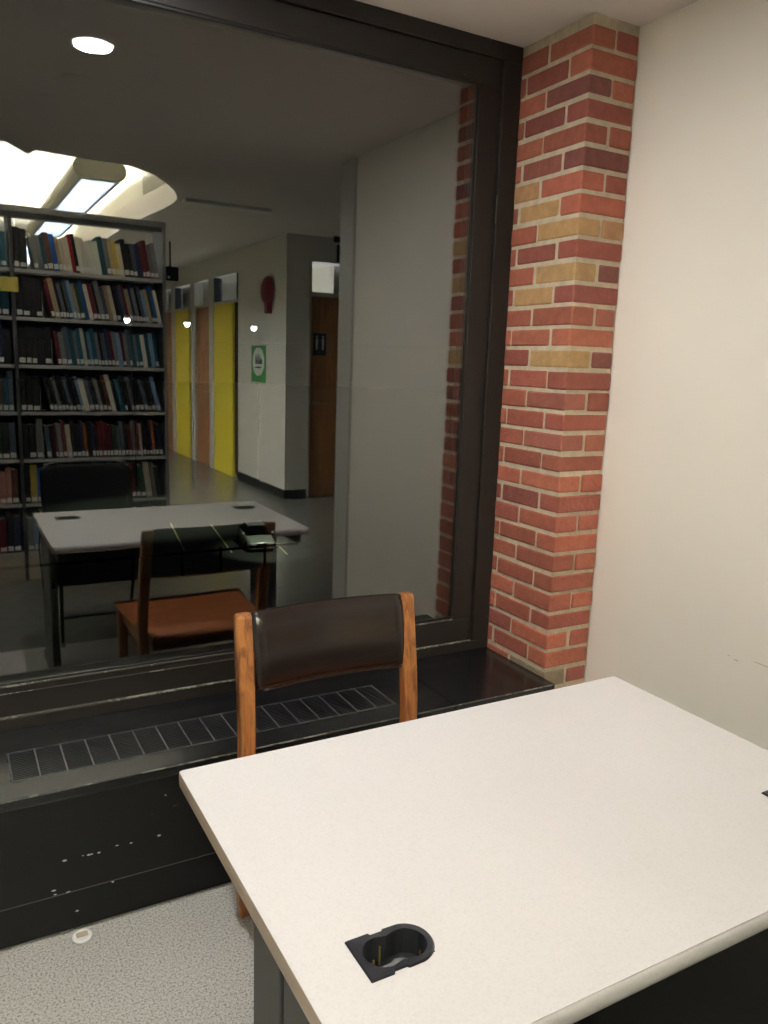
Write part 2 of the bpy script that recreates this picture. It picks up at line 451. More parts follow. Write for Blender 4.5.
# ------------------------------------------------------------------ window
win = empty('window_1', (0, 0, 0.41)); struct(win, 'large dark framed window reflecting the library at night', 'window')
GX0, GX1, GZ0, GZ1 = -2.55, 1.285, 0.537, 2.357
def ring_frame(b, xo0, xo1, zo0, zo1, xi0, xi1, zi0, zi1, y0, y1, m, bev=0.003):
    b.box(xo0, xo1, y0, y1, zi1, zo1, m, bevel=bev)
    b.box(xo0, xo1, y0, y1, zo0, zi0, m, bevel=bev)
    b.box(xo0, xi0, y0, y1, zi0, zi1, m, bevel=bev)
    b.box(xi1, xo1, y0, y1, zi0, zi1, m, bevel=bev)
b = MB()
ring_frame(b, -2.75, AX + 0.002, 0.405, H, -2.69, AX - 0.072, 0.445, H - 0.052, -0.018, 0.08, 'frame')
ring_frame(b, -2.69, AX - 0.072, 0.445, H - 0.052, GX0, GX1, GZ0, GZ1, -0.008, 0.06, 'frame')
b.build('window_frame', win)
b = MB()
ring_frame(b, GX0 - 0.002, GX1 + 0.002, GZ0 - 0.002, GZ1 + 0.002, GX0 + 0.008, GX1 - 0.008, GZ0 + 0.008, GZ1 - 0.008, -0.0045, 0.02, 'bead', 0.002)
# scratched metal line along the lower bead and frame step
b.box(GX0, GX1, -0.0105, -0.007, GZ0 - 0.004, GZ0 + 0.0015, 'edge_wear_highlight', bevel=0.001)
b.build('glazing_bead', win)
b = MB(); b.box(-2.68, AX - 0.08, -0.0195, -0.007, 0.4445, 0.4475, 'edge_wear_highlight'); b.box(-2.6, 1.1, -0.0095, -0.007, 0.513, 0.5155, 'edge_wear_highlight')
b.build('scratched_edge', win)
b = MB(); b.box(GX0 - 0.001, GX1 + 0.001, 0.0, 0.006, GZ0 - 0.001, GZ1 + 0.001, 'glass'); b.build('pane', win)
# latch marks on the right stile
b = MB()
b.box(1.368, 1.374, -0.0195, -0.017, 1.93, 2.02, 'desk_metal', bevel=0.001)
b.build('hinge_pin', win)

CHIPS = [(-0.11, 0.216), (-0.067, 0.217), (-0.053, 0.215), (-0.047, 0.215), (-0.029, 0.214), (0.015, 0.221), (0.05, 0.218), (0.121, 0.219), (-0.138, 0.142), (-0.135, 0.13), (-0.102, 0.128), (-0.106, 0.127), (0.002, 0.122), (-0.086, 0.068)]
# ------------------------------------------------------------------ radiator cover with slate sill
rad = empty('radiator_cover', (0.0, -0.2, 0)); tag(rad, 'long black radiator cover with slate sill below the window', 'radiator cover')
b = MB()
SZ = 0.41; GY0, GY1 = -0.318, -0.158; GXA, GXB = -0.215, 0.875
b.box(-5.19, 1.038, -0.405, GY0, SZ - 0.028, SZ, 'sill', bevel=0.003)
b.box(-5.19, 1.038, GY1, 0.055, SZ - 0.028, SZ, 'sill', bevel=0.002)
b.box(-5.19, GXA, GY0, GY1, SZ - 0.028, SZ - 0.0002, 'sill')
b.box(GXB, 1.038, GY0, GY1, SZ - 0.028, SZ - 0.0002, 'sill')
b.box(1.0405, AX - 0.001, -0.405, 0.055, SZ - 0.028, SZ, 'sill', bevel=0.003)
b.build('sill', rad)
b = MB(); b.box(-5.19, 1.438, -0.4062, -0.4035, SZ - 0.0035, SZ + 0.0003, 'edge_wear_highlight', bevel=0.0008); b.build('sill_edge_highlight', rad)  # highlight along the sill's front bevel, put in as a pale strip
b = MB(); b.box(-5.19, AX - 0.002, -0.400, -0.37, 0.125, SZ - 0.028, 'black_panel', bevel=0.002); b.box(1.41, AX - 0.002, -0.40, 0.05, 0.0, SZ - 0.028, 'black_panel'); b.build('front_panel', rad)
b = MB(); b.box(-5.19, AX - 0.004, -0.4012, -0.3985, 0.1245, 0.1265, 'panel_edge_highlight'); b.build('panel_edge_highlight', rad)  # paler strip painted in as the highlight on the panel's bottom edge
random.seed(2)
for cx_, cz_ in CHIPS:
    w_, h_ = random.uniform(0.002, 0.006), random.uniform(0.0012, 0.003)
    b = MB(); b.prism([(cx_ - w_, cz_), (cx_ - w_ * 0.3, cz_ + h_), (cx_ + w_ * 0.8, cz_ + h_ * 0.5), (cx_ + w_, cz_ - h_ * 0.4), (cx_, cz_ - h_)], 'y', -0.4006, -0.3995, 'chip'); b.build('chipped_paint', rad)
b = MB(); b.box(-5.19, AX - 0.002, -0.372, -0.345, 0.0, 0.130, 'black_panel', bevel=0.002); b.build('kick_plate', rad)
b = MB()
n = 17
for i in range(n):
    y = GY0 + 0.006 + (GY1 - GY0 - 0.012) * i / (n - 1)
    b.box(GXA + 0.003, GXB - 0.003, y - 0.0014, y + 0.0014, SZ - 0.012, SZ - 0.001, 'grille_dark')
x = GXA + 0.004
for i in range(18):
    xx = GXA + 0.004 + (GXB - GXA - 0.008) * i / 17
    b.box(xx - 0.0016, xx + 0.0016, GY0 + 0.001, GY1 - 0.001, SZ - 0.013, SZ + 0.0006, 'grille')
b.box(GXA, GXB, GY0, GY0 + 0.003, SZ - 0.014, SZ + 0.0008, 'grille'); b.box(GXA, GXB, GY1 - 0.003, GY1, SZ - 0.014, SZ + 0.0008, 'grille')
g = b.build('grille', rad); g['label'] = 'linear metal air grille let into the sill'
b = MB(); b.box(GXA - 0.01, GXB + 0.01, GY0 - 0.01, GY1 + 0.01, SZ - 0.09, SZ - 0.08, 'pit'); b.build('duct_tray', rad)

# ================================================================== DESK
DX0, DX1, DY0, DY1, DH = 0.034, 1.133, -0.948, -1.706, 0.698
desk = empty('desk', (0.58, -1.32, 0)); tag(desk, 'pale speckled laminate desk with charcoal end legs', 'desk')
T = 0.030
def grommet_hole(cx, cy):   # rectangle end to the left, round end to the right: outline in x,y
    pts = []
    return pts
# tabletop with two openings made of strips so that the wells are real holes
GH = [(0.124, 0.2148, -1.5528, -1.4972), (0.976, 1.0668, -1.5528, -1.4972)]
b = MB()
def top_box(x0, x1, y0, y1): b.box(x0, x1, y0, y1, DH - T + 0.0, DH, 'desk_top')
xs = [DX0 + 0.006, GH[0][0], GH[0][1], GH[1][0], GH[1][1], DX1 - 0.006]
yf, yb = DY1 + 0.006, DY0 - 0.006
bm = b.bm
rx = xs; ry = [yf, GH[0][2], GH[0][3], yb]
grid_t = [[bm.verts.new((x, y, DH)) for y in ry] for x in rx]
grid_b = [[bm.verts.new((x, y, DH - T)) for y in ry] for x in rx]
for i in range(5):
    for j in range(3):
        if j == 1 and i in (1, 3):
            for (p, q) in (((i, 1), (i + 1, 1)), ((i + 1, 1), (i + 1, 2)), ((i + 1, 2), (i, 2)), ((i, 2), (i, 1))):
                b.face([grid_t[p[0]][p[1]], grid_t[q[0]][q[1]], grid_b[q[0]][q[1]], grid_b[p[0]][p[1]]], 'black')
            continue
        b.face([grid_t[i][j], grid_t[i + 1][j], grid_t[i + 1][j + 1], grid_t[i][j + 1]], 'desk_top')
        b.face([grid_b[i][j], grid_b[i][j + 1], grid_b[i + 1][j + 1], grid_b[i + 1][j]], 'desk_top')
for i in range(5):
    for j in (0, 3): b.face([grid_t[i][j], grid_t[i + 1][j], grid_b[i + 1][j], grid_b[i][j]], 'desk_top')
for j in range(3):
    for i in (0, 5): b.face([grid_t[i][j], grid_t[i][j + 1], grid_b[i][j + 1], grid_b[i][j]], 'desk_top')
tt = b.build('tabletop', desk)
# edge band: laminate on the long sides bullnosed, tan band on the ends
def edge_ring(x0, x1, y0, y1, m, name):
    b = MB(); prof = [(0, -T), (0.007, -T + 0.0015), (0.0115, -T + 0.006), (0.013, -T + 0.012), (0.013, -0.011), (0.011, -0.005), (0.007, -0.0012), (0, 0)]
    cr = 0.012; rings = []
    cs = [(x1 - cr, y1 - cr, 0), (x0 + cr, y1 - cr, 90), (x0 + cr, y0 + cr, 180), (x1 - cr, y0 + cr, 270)]
    for cx, cy, a0 in cs:
        for a in (0, 22.5, 45, 67.5, 90):
            an = math.radians(a0 + a); fl = 1.0 if abs(math.cos(an)) > 0.75 else 0.0
            pf = [(0.013 - (0.013 - p) * 0.22 if (fl and 0 < q < len(prof) - 1) else (p if not fl or q == 0 else 0.0115), z * (1 if not fl or q in (0, len(prof) - 1) else 1)) for q, (p, z) in enumerate(prof)]
            rings.append([(cx + (cr - 0.013 + p) * math.cos(an), cy + (cr - 0.013 + p) * math.sin(an), DH + z) for p, z in pf])
    V = [[b.bm.verts.new(p) for p in r] for r in rings]; n = len(V)
    for i in range(n):
        for j in range(len(prof) - 1):
            zmid = (prof[j][1] + prof[j + 1][1]) / 2
            end = abs(rings[i][3][0] - rings[(i + 1) % n][3][0]) < 0.3
            mm = 'desk_edge' if (zmid < -0.0025 and end) else 'desk_top'
            b.face([V[i][j], V[(i + 1) % n][j], V[(i + 1) % n][j + 1], V[i][j + 1]], mm, True)
    A_ = [v[-1] for v in V]
    b.bm.faces.ensure_lookup_table()
    inner = [b.bm.verts.new((min(max(v.co.x, x0 + 0.006), x1 - 0.006), min(max(v.co.y, y0 + 0.006), y1 - 0.006), DH)) for v in A_]
    for i in range(n): b.face([A_[i], A_[(i + 1) % n], inner[(i + 1) % n], inner[i]], 'desk_top')
    return b.build(name, desk)
edge_ring(DX0, DX1, DY1, DY0, 'desk_edge', 'edge_band')
# end legs: twin column uprights on a foot, top rail
def end_leg(x0, x1):
    b = MB()
    for (ya, yb2) in ((-1.135, -1.045), (-1.375, -1.285)) if False else ():
        pass
    return b
for sx, x0 in ((0, 0.056), (1, 1.080)):
    b = MB()
    b.box(x0, x0 + 0.032, -1.410, -1.300, 0.04, DH - T - 0.03, 'desk_metal', bevel=0.004)
    b.box(x0, x0 + 0.032, -1.510, -1.420, 0.04, DH - T - 0.03, 'desk_metal', bevel=0.004)
    b.box(x0, x0 + 0.032, -1.610, -1.520, 0.04, DH - T - 0.03, 'desk_metal', bevel=0.004)
    b.box(x0 + 0.006, x0 + 0.026, -1.60, -1.31, 0.06, DH - T - 0.03, 'black')
    o = b.build('leg', desk)
    b = MB(); b.box(x0 - 0.006, x0 + 0.038, -1.64, -1.0, 0.0, 0.045, 'desk_metal', bevel=0.008); b.build('foot', desk)
    b = MB(); b.box(x0 + 0.002, x0 + 0.03, -1.64, -0.99, DH - T - 0.045, DH - T, 'desk_metal', bevel=0.004); b.build('top_rail', desk)
b = MB(); b.box(0.089, 1.079, -1.640, -1.622, 0.345, DH - T - 0.002, 'black', bevel=0.003); b.build('modesty_panel', desk)
b = MB(); b.box(0.12, 1.05, -1.600, -1.50, 0.585, 0.600, 'black', bevel=0.003); b.box(0.12, 1.05, -1.50, -1.49, 0.585, 0.64, 'black', bevel=0.003); b.box(0.12, 0.14, -1.60, -1.50, 0.59, DH - T - 0.001, 'black'); b.box(1.03, 1.05, -1.60, -1.50, 0.59, DH - T - 0.001, 'black'); b.build('cable_tray', desk)
b = MB()
pts = [(0.058, -1.60, 0.655), (0.045, -1.585, 0.56), (0.05, -1.57, 0.45), (0.06, -1.56, 0.3), (0.068, -1.55, 0.12), (0.09, -1.50, 0.055)]
b.tube(pts, 0.0035, 'black', 8); b.build('cable', desk)

# grommets: square left end, round right end, recessed well with brass contacts
def make_grommet(cx, cy, label):
    g = empty('cable_grommet', (cx, cy, DH)); g.parent = desk; g.matrix_parent_inverse = desk.matrix_basis.inverted()
    return g
def grommet(x0, label):
    cy = -1.525; z = DH
    xc = x0 + 0.043
    b = MB()
    # outer outline
    r = 0.0378; cxr = x0 + 0.069
    out = [(x0 - 0.003, cy - r - 0.001), (x0 + 0.008, cy - r - 0.001), (x0 + 0.02, cy - r - 0.001), (x0 + 0.030, cy - r - 0.001), (x0 + 0.030, cy - r + 0.003), (x0 + 0.050, cy - r + 0.003), (x0 + 0.052, cy - r)]
    for a in range(-80, 81, 10): out.append((cxr + r * math.cos(math.radians(a)), cy + r * math.sin(math.radians(a))))
    out += [(x0 + 0.052, cy + r), (x0 + 0.050, cy + r - 0.003), (x0 + 0.030, cy + r - 0.003), (x0 + 0.030, cy + r + 0.001), (x0 + 0.02, cy + r + 0.001), (x0 + 0.008, cy + r + 0.001), (x0 - 0.003, cy + r + 0.001)] + [(x0 - 0.003, cy + r * q_) for q_ in (0.85, 0.6, 0.4, 0.2, 0, -0.2, -0.4, -0.6, -0.85)]
    inn = []
    # inner outline (stadium), matched by angle from the centre
    c = (x0 + 0.050, cy); ri = 0.0275; L0, L1 = x0 + 0.035, x0 + 0.069
    def stad(ang):
        dx, dy = math.cos(ang), math.sin(ang)
        t = 0.0
        while True:
            t += 0.0004
            px, py = c[0] + dx * t, c[1] + dy * t
            qx = min(max(px, L0), L1)
            if math.hypot(px - qx, py - cy) >= ri - (0.004 if abs(px - c[0]) < 0.008 else 0): return (px, py)
    for p in out: inn.append(stad(math.atan2(p[1] - c[1], p[0] - c[0])))
    n = len(out)
    A = [b.bm.verts.new((p[0], p[1], z + 0.0005)) for p in out]
    A2 = [b.bm.verts.new((p[0] + (c[0] - p[0]) * 0.04, p[1] + (c[1] - p[1]) * 0.04, z + 0.0035)) for p in out]
    I = [b.bm.verts.new((p[0], p[1], z + 0.0028)) for p in inn]
    I2 = [b.bm.verts.new((p[0], p[1], z - 0.034)) for p in inn]
    for i in range(n):
        j = (i + 1) % n
        b.face([A[i], A[j], A2[j], A2[i]], 'black_plastic'); b.face([A2[i], A2[j], I[j], I[i]], 'black_plastic'); b.face([I[i], I[j], I2[j], I2[i]], 'black_plastic')
    b.face(I2, 'black_plastic')
    g = b.build('cable_grommet', desk, normals=True)
    g['label'] = label
    for dx, dy, h in ((0.026, 0.010, 0.010), (0.037, 0.014, 0.024), (0.089, -0.004, 0.012)):
        b = MB(); b.box(x0 + dx - 0.0011, x0 + dx + 0.0011, cy + dy - 0.0011, cy + dy + 0.0011, z - 0.033, z - 0.033 + h + 0.008, 'brass'); b.build('brass_contact', g)
    b = MB(); random.seed(9)
    pts = [(x0 + 0.055 + 0.024 * (1 + 0.2 * math.sin(3 * a)) * math.cos(a), cy - 0.004 + 0.014 * (1 + 0.2 * math.cos(5 * a)) * math.sin(a)) for a in [math.pi * 2 * k / 18 for k in range(18)]]
    b.prism(pts, 'z', z - 0.0335, z - 0.026, 'dust'); b.build('dust_patch', g)
grommet(0.118, 'black cable grommet near the left front corner')
grommet(0.970, 'black cable grommet at the right side of the desk')

# ================================================================== WOODEN CHAIR BY THE WINDOW
ch = empty('wooden_chair', (0.545, -0.7, 0)); tag(ch, 'oak framed chair with dark brown vinyl back, tucked between desk and window', 'chair')
CL0, CL1, CR0, CR1 = 0.288, 0.331, 0.751, 0.795
def post(x0, x1):
    b = MB(); rings = []
    # (z, y centre, half depth)
    for z, y, hd, ins in ((0.0, -0.512, 0.013, 0.003), (0.03, -0.516, 0.015, 0), (0.25, -0.555, 0.019, 0), (0.42, -0.582, 0.020, 0), (0.55, -0.572, 0.020, 0), (0.64, -0.556, 0.019, 0), (0.74, -0.534, 0.017, 0), (0.825, -0.516, 0.014, 0), (0.834, -0.515, 0.011, 0.003)):
        k_ = min(1, max(0, (0.83 - z) / 0.40), z / 0.30 + 0.0); fx = 0.010 * max(0, 1 - z / 0.3); a0, a1, y0, y1 = x0 + ins - 0.010 * k_ + fx, x1 - ins - 0.018 * k_ + fx * 0.7, y - hd, y + hd; c = 0.005
        rings.append([(a0 + c, y0, z), (a1 - c, y0, z), (a1, y0 + c, z), (a1, y1 - c, z), (a1 - c, y1, z), (a0 + c, y1, z), (a0, y1 - c, z), (a0, y0 + c, z)])
    b.loft(rings, 'wood', smooth=False); return b.build('leg', ch)
post(CL0, CL1); post(CR0, CR1)
for x0, x1 in ((0.282, 0.318), (0.778, 0.814)):
    b = MB(); rings = []
    for z, h in ((0.0, 0.014), (0.2, 0.017), (0.41, 0.021)):
        xc, yc = (x0 + x1) / 2, -0.985; c = 0.004
        rings.append([(xc - h + c, yc - h, z), (xc + h - c, yc - h, z), (xc + h, yc - h + c, z), (xc + h, yc + h - c, z), (xc + h - c, yc + h, z), (xc - h + c, yc + h, z), (xc - h, yc + h - c, z), (xc - h, yc - h + c, z)])
    b.loft(rings, 'wood', smooth=False); b.build('leg', ch)
# seat rails and side stretchers
b = MB()
b.box(CL0 + 0.008, CL1 - 0.01, -0.975, -0.585, 0.355, 0.415, 'wood', bevel=0.004); b.box(CR0 + 0.012, CR1 - 0.004, -0.975, -0.585, 0.355, 0.415, 'wood', bevel=0.004)
b.box(CL1 - 0.002, CR0 + 0.002, -0.592, -0.568, 0.355, 0.415, 'wood', bevel=0.004); b.box(0.31, 0.785, -0.998, -0.975, 0.355, 0.415, 'wood', bevel=0.004)
b.build('seat_frame', ch)
for x in (0.303, 0.785):
    b = MB(); b.box(x - 0.009, x + 0.009, -0.975, -0.548, 0.17, 0.20, 'wood', bevel=0.004); b.build('stretcher', ch)
# seat: shaped panel, brown
b = MB(); rings = []
for t in [i / 10 for i in range(11)]:
    y = -1.02 + t * 0.525; w = (0.272 - 0.032 * t) if t < 0.75 else 0.203; xm = 0.545; dz = -0.012 * math.sin(math.pi * t)
    row = []
    for s_ in [i / 12 for i in range(13)]:
        row.append((xm - w + 2 * w * s_, y, 0.437 + dz - 0.006 * math.sin(math.pi * s_) - (0.006 if s_ in (0, 1) or t in (0, 1) else 0)))
    for s_ in [i / 12 for i in range(12, -1, -1)]:
        row.append((xm - w + 2 * w * s_, y, 0.414 + 0.0 * t))
    rings.append(row)
b.loft(rings, 'seat_wood'); b.build('seat', ch)
# curved upholstered back
b = MB(); rings = []; N = 24
for i in range(N + 1):
    t = i / N; x = CL1 - 0.004 + (CR0 - CL1 + 0.008) * t
    bow = 0.022 * math.sin(math.pi * t)
    endp = min(1.0, min(t, 1 - t) * 14 + 0.35)
    ring = []
    for k in range(20):
        a = 2 * math.pi * k / 20
        ca, sa = math.cos(a), math.sin(a)
        e = 0.72
        hh = 0.0975 * endp ** 0.04; th = 0.023 * endp ** 0.6
        zz = math.copysign(abs(sa) ** e, sa) * hh; yy = math.copysign(abs(ca) ** 1.0, ca) * th
        zc = 0.741
        lean = (zz + 0.1) * 0.19
        ring.append((x, -0.556 + bow + yy + lean, zc + zz))
    rings.append(ring)
b.loft(rings, 'vinyl'); b.build('backrest', ch)
b = MB()
b.tube([(CL1 - 0.004 + (CR0 - CL1 + 0.008) * i / N, -0.572 + 0.022 * math.sin(math.pi * i / N), 0.648) for i in range(1, N)], 0.003, 'vinyl', 8)
b.build('piping', ch)

# ================================================================== BLACK CHAIR ACROSS THE DESK
bc = empty('black_chair', (0.36, -1.95, 0)); tag(bc, 'black padded chair with thin tube legs across the desk from the window', 'chair')
b = MB(); rings = []
x0c, x1c = 0.120, 0.590
for i in range(17):
    t = i / 16; x = x0c + (x1c - x0c) * t
    top = 0.862 - 0.035 * max(0, (abs(t - 0.5) * 2 - 0.78) / 0.22) ** 2
    bow = -0.03 * math.sin(math.pi * t)
    ring = []
    for k in range(16):
        a = 2 * math.pi * k / 16; ca, sa = math.cos(a), math.sin(a)
        zz = math.copysign(abs(sa) ** 0.35, sa); yy = math.copysign(abs(ca) ** 0.6, ca) * 0.016
        z = 0.70 + zz * (top - 0.70) if zz > 0 else 0.70 + zz * 0.15
        ring.append((x, -2.15 + bow + yy - (z - 0.5) * 0.10, z))
    rings.append(ring)
b.loft(rings, 'black'); b.build('backrest', bc)
b = MB(); b.box(0.125, 0.585, -2.10, -1.67, 0.425, 0.475, 'black', bevel=0.018, seg=3); b.build('seat', bc)
b = MB()
b.tube([(0.13, -2.182, 0.80), (0.15, -2.205, 0.862), (0.20, -2.218, 0.873), (0.355, -2.222, 0.876), (0.51, -2.218, 0.873), (0.565, -2.205, 0.862), (0.585, -2.182, 0.80)], 0.005, 'shelf', 8)
b.build('back_rim', bc)
for x in (0.150, 0.560):
    b = MB(); b.tube([(x, -2.17, 0.70), (x, -2.12, 0.45), (x, -2.10, 0.42), (x, -1.9, 0.415), (x, -1.74, 0.415), (x, -1.72, 0.40), (x + 0.0, -1.745, 0.012)], 0.009, 'black', 10); 
    b.lathe([(0.013, 0), (0.013, 0.02), (0.009, 0.025)], (x, -1.745, 0), 'shelf', 12); b.build('leg', bc)
    b = MB(); b.tube([(x, -1.95, 0.415), (x, -2.16, 0.012)], 0.009, 'black', 10); b.lathe([(0.013, 0), (0.013, 0.02), (0.009, 0.025)], (x, -2.16, 0), 'shelf', 12); b.build('leg', bc)
b = MB(); b.tube([(0.150, -1.74, 0.15), (0.560, -1.74, 0.15)], 0.006, 'black', 8); b.build('stretcher', bc)

# floor disc (loose clear bottle-cap like glide lying by the radiator)
b = MB(); b.lathe([(0.0, 0.001), (0.024, 0.0), (0.026, 0.003), (0.0235, 0.007), (0.019, 0.0085), (0.016, 0.006), (0.0, 0.0055)], (-0.078, -0.416, 0), 'white', 28)
b.box(-0.092, -0.064, -0.420, -0.402, 0.004, 0.0075, 'plinth', bevel=0.001)
o = b.build('floor_glide'); tag(o, 'small round white and tan disc lying on the speckled floor by the radiator', 'disc')
# ================================================================== BOOKCASE
BY = -3.08; BD = 0.27
UX = [-0.80, 0.105, 1.010]
SH = [1.939, 1.656, 1.370, 1.081, 0.785, 0.502, 0.190]    # top faces of the shelves
bk = empty('bookcase', (0.1, BY - 0.13, 0)); tag(bk, 'tall grey steel library bookcase packed with books', 'bookcase')
for x in UX:
    b = MB(); b.box(x - 0.011, x + 0.011, BY - BD, BY + 0.004, 0.0, 2.29, 'shelf_dark' if x != UX[2] else 'shelf', bevel=0.003); b.build('upright', bk)
b = MB(); b.box(UX[0] - 0.012, UX[2] + 0.014, BY - BD, BY + 0.008, 2.262, 2.298, 'shelf', bevel=0.003); b.box(UX[0], UX[2], BY - 0.02, BY, 2.235, 2.262, 'shelf_dark'); b.build('top_panel', bk)
for bay in (0, 1):
    xa, xb = UX[bay] + 0.012, UX[bay + 1] - 0.012
    for z in SH:
        b = MB(); b.box(xa, xb, BY - BD + 0.01, BY + 0.002, z - 0.006, z, 'shelf'); b.box(xa, xb, BY - 0.006, BY + 0.003, z - 0.022, z, 'shelf_lip', bevel=0.002)
        b.build('shelf', bk)
    b = MB(); b.box(xa, xb, BY - BD + 0.002, BY - BD + 0.008, 0.02, 1.93, 'shelf_dark'); b.build('shade_backing', bk)  # added dark sheet standing in for the shade behind the lower books
b = MB(); b.box(UX[0], UX[2], BY - 0.03, BY + 0.0, 0.0, 0.166, 'plinth', bevel=0.003); b.build('plinth', bk)
b = MB(); b.box(0.02, 0.135, BY + 0.009, BY + 0.012, 1.80, 1.885, 'card_yellow'); o = b.build('shelf_card', bk); o['label'] = 'yellow notice card clipped to the divider'

def srgb3(c): return srgb(*c)
PAL = {'navy': (34, 46, 84), 'teal': (30, 92, 112), 'blue': (36, 92, 170), 'grey': (120, 122, 120), 'black': (26, 26, 28), 'brown': (104, 66, 46),
       'tan': (186, 160, 122), 'cream': (222, 212, 190), 'red': (166, 34, 44), 'maroon': (106, 30, 40), 'white': (228, 226, 214), 'yellow': (206, 178, 60),
       'green': (40, 84, 62), 'slate': (84, 98, 112), 'orange': (186, 106, 48), 'light blue': (120, 156, 186), 'pink': (176, 122, 110)}
ORD = ['first', 'second', 'third', 'fourth', 'fifth', 'sixth', 'seventh', 'eighth', 'ninth', 'tenth', 'eleventh', 'twelfth', 'thirteenth', 'fourteenth', 'fifteenth', 'sixteenth', 'seventeenth', 'eighteenth', 'nineteenth', 'twentieth', 'twenty-first', 'twenty-second', 'twenty-third', 'twenty-fourth', 'twenty-fifth', 'twenty-sixth', 'twenty-seventh', 'twenty-eighth', 'twenty-ninth', 'thirtieth', 'thirty-first', 'thirty-second', 'thirty-third', 'thirty-fourth', 'thirty-fifth', 'thirty-sixth']
SHN = ['topmost shelf', 'second-highest shelf', 'third-highest shelf', 'middle shelf', 'third-lowest shelf', 'second-lowest shelf', 'bottom shelf']

def make_book(xl, z, t, h, dp, lean, colname, lab, lh):
    """xl: x of the spine's lower left corner; lean>0 tips the top to the left"""
    base = PAL[colname]; k = random.uniform(0.88, 1.12)
    c = srgb(min(255, base[0] * k), min(255, base[1] * k), min(255, base[2] * k))
    b = MB()
    cv = 0.0022
    fy = BY - 0.012
    b.box(0, cv, -dp, 0, 0, h, 'book', tint=c); b.box(t - cv, t, -dp, 0, 0, h, 'book', tint=c)
    b.prism([(0, 0), (t, 0), (t * 0.88, 0.003), (t * 0.5, 0.0042), (t * 0.12, 0.003)], 'z', 0, h, 'book', tint=c)
    b.box(cv, t - cv, -dp + 0.004, -0.0005, 0.003, h - 0.003, 'paper')
    o = b.build('book')
    o.location = (xl, fy, z); o.rotation_euler = (0, -lean, 0)
    tag(o, lab, 'book', 'library books in the grey bookcase')
    if lh:
        b = MB(); b.box(t * 0.1, t * 0.9, 0.0035, 0.0050, 0.012, 0.012 + lh, 'label')
        s = b.build('spine_label'); s.parent = o
    return o

random.seed(21)
def fill(bay, si, seq, gapx=0.0):
    """seq listed left to right: (colour, thickness, height, lean)"""
    xa, xb = UX[bay] + 0.013, UX[bay + 1] - 0.013
    z = SH[si]; x = xa + gapx; items = []
    for col, t, h, lean in seq:
        th = t / math.cos(lean)
        items.append((x, col, t, h, lean, th)); x += th + 0.0006
    # the leaning run begins so far right that its first book clears what is upright before it
    lim = xb
    out = []; n = len(items)
    for i, (x, col, t, h, lean, th) in enumerate(items):
        if x + th > lim: break
        out.append((x, col, t, h, lean))
    n = len(out)
    for i, (x, col, t, h, lean) in enumerate(out):
        side = 'right-hand' if bay else 'left-hand'
        posn = 'standing' if abs(lean) < 0.02 else 'leaning'
        lab = '%s book %s %s from left on the %s, %s bay' % (col, posn, ORD[i], SHN[si], side)
        make_book(x, z + 0.0004 + (t * math.sin(lean) * 0 if lean >= 0 else 0), t, h, random.uniform(0.15, 0.19), lean, col, lab, random.choice([0.024, 0.028, 0.030]) if random.random() < 0.85 else 0)

def run(cols, lean, tmin=0.018, tmax=0.036, h0=0.20, h1=0.245):
    return [(c, random.uniform(tmin, tmax), random.uniform(h0, h1), lean) for c in cols]
GAPB = ('gap', 0.03, 0, 0)
def add_shelf(bay, si, upright, lean_cols, lean, **kw):
    """upright volumes at the left end, then a run leaning left until the shelf is full"""
    seq = run(upright, 0.0, 0.03, 0.045, 0.215, 0.25)
    xa = UX[bay] + 0.013; w = sum(s[1] + 0.0006 for s in seq)
    fillx = xa + w
    out = []
    x = xa
    fill_seq = seq
    fill(bay, si, fill_seq)
    nup = len(seq)
    # run of leaning books: start offset so that the tilted cover clears the uprights
    items = run(lean_cols * 3, lean, **kw)
    x = fillx + 0.25 * math.sin(lean) + 0.004
    z = SH[si]; xb = UX[bay + 1] - 0.013
    # fan: the lean eases off towards the right end
    L = []; 
    for i, (c, t, h, l) in enumerate(items):
        th = t / math.cos(l)
        if x + th > xb - 0.002: break
        L.append((x, c, t, h, l)); x += th + 0.0006
    for i, (x, c, t, h, l) in enumerate(L):
        side = 'right-hand' if bay else 'left-hand'
        posn = 'standing' if abs(l) < 0.02 else 'leaning'
        lab = '%s book %s %s from left on the %s, %s bay' % (c, posn, ORD[nup + i], SHN[si], side)
        make_book(x, z + 0.0004, t, h, random.uniform(0.15, 0.19), l, c, lab, random.choice([0.024, 0.028, 0.030]) if random.random() < 0.88 else 0)
    # white-edged bookend between the upright volumes and the leaning run
    b = MB(); b.box(fillx + 0.0008, fillx + 0.0024, BY - 0.13, BY - 0.014, z + 0.0005, z + 0.16, 'white'); b.box(fillx + 0.0024, fillx + 0.003, BY - 0.13, BY - 0.02, z + 0.0005, z + 0.0012, 'white')
    o = b.build('bookend'); tag(o, 'thin white bookend on the %s, %s bay' % (SHN[si], 'right-hand' if bay else 'left-hand'), 'bookend', 'bookends in the grey bookcase')

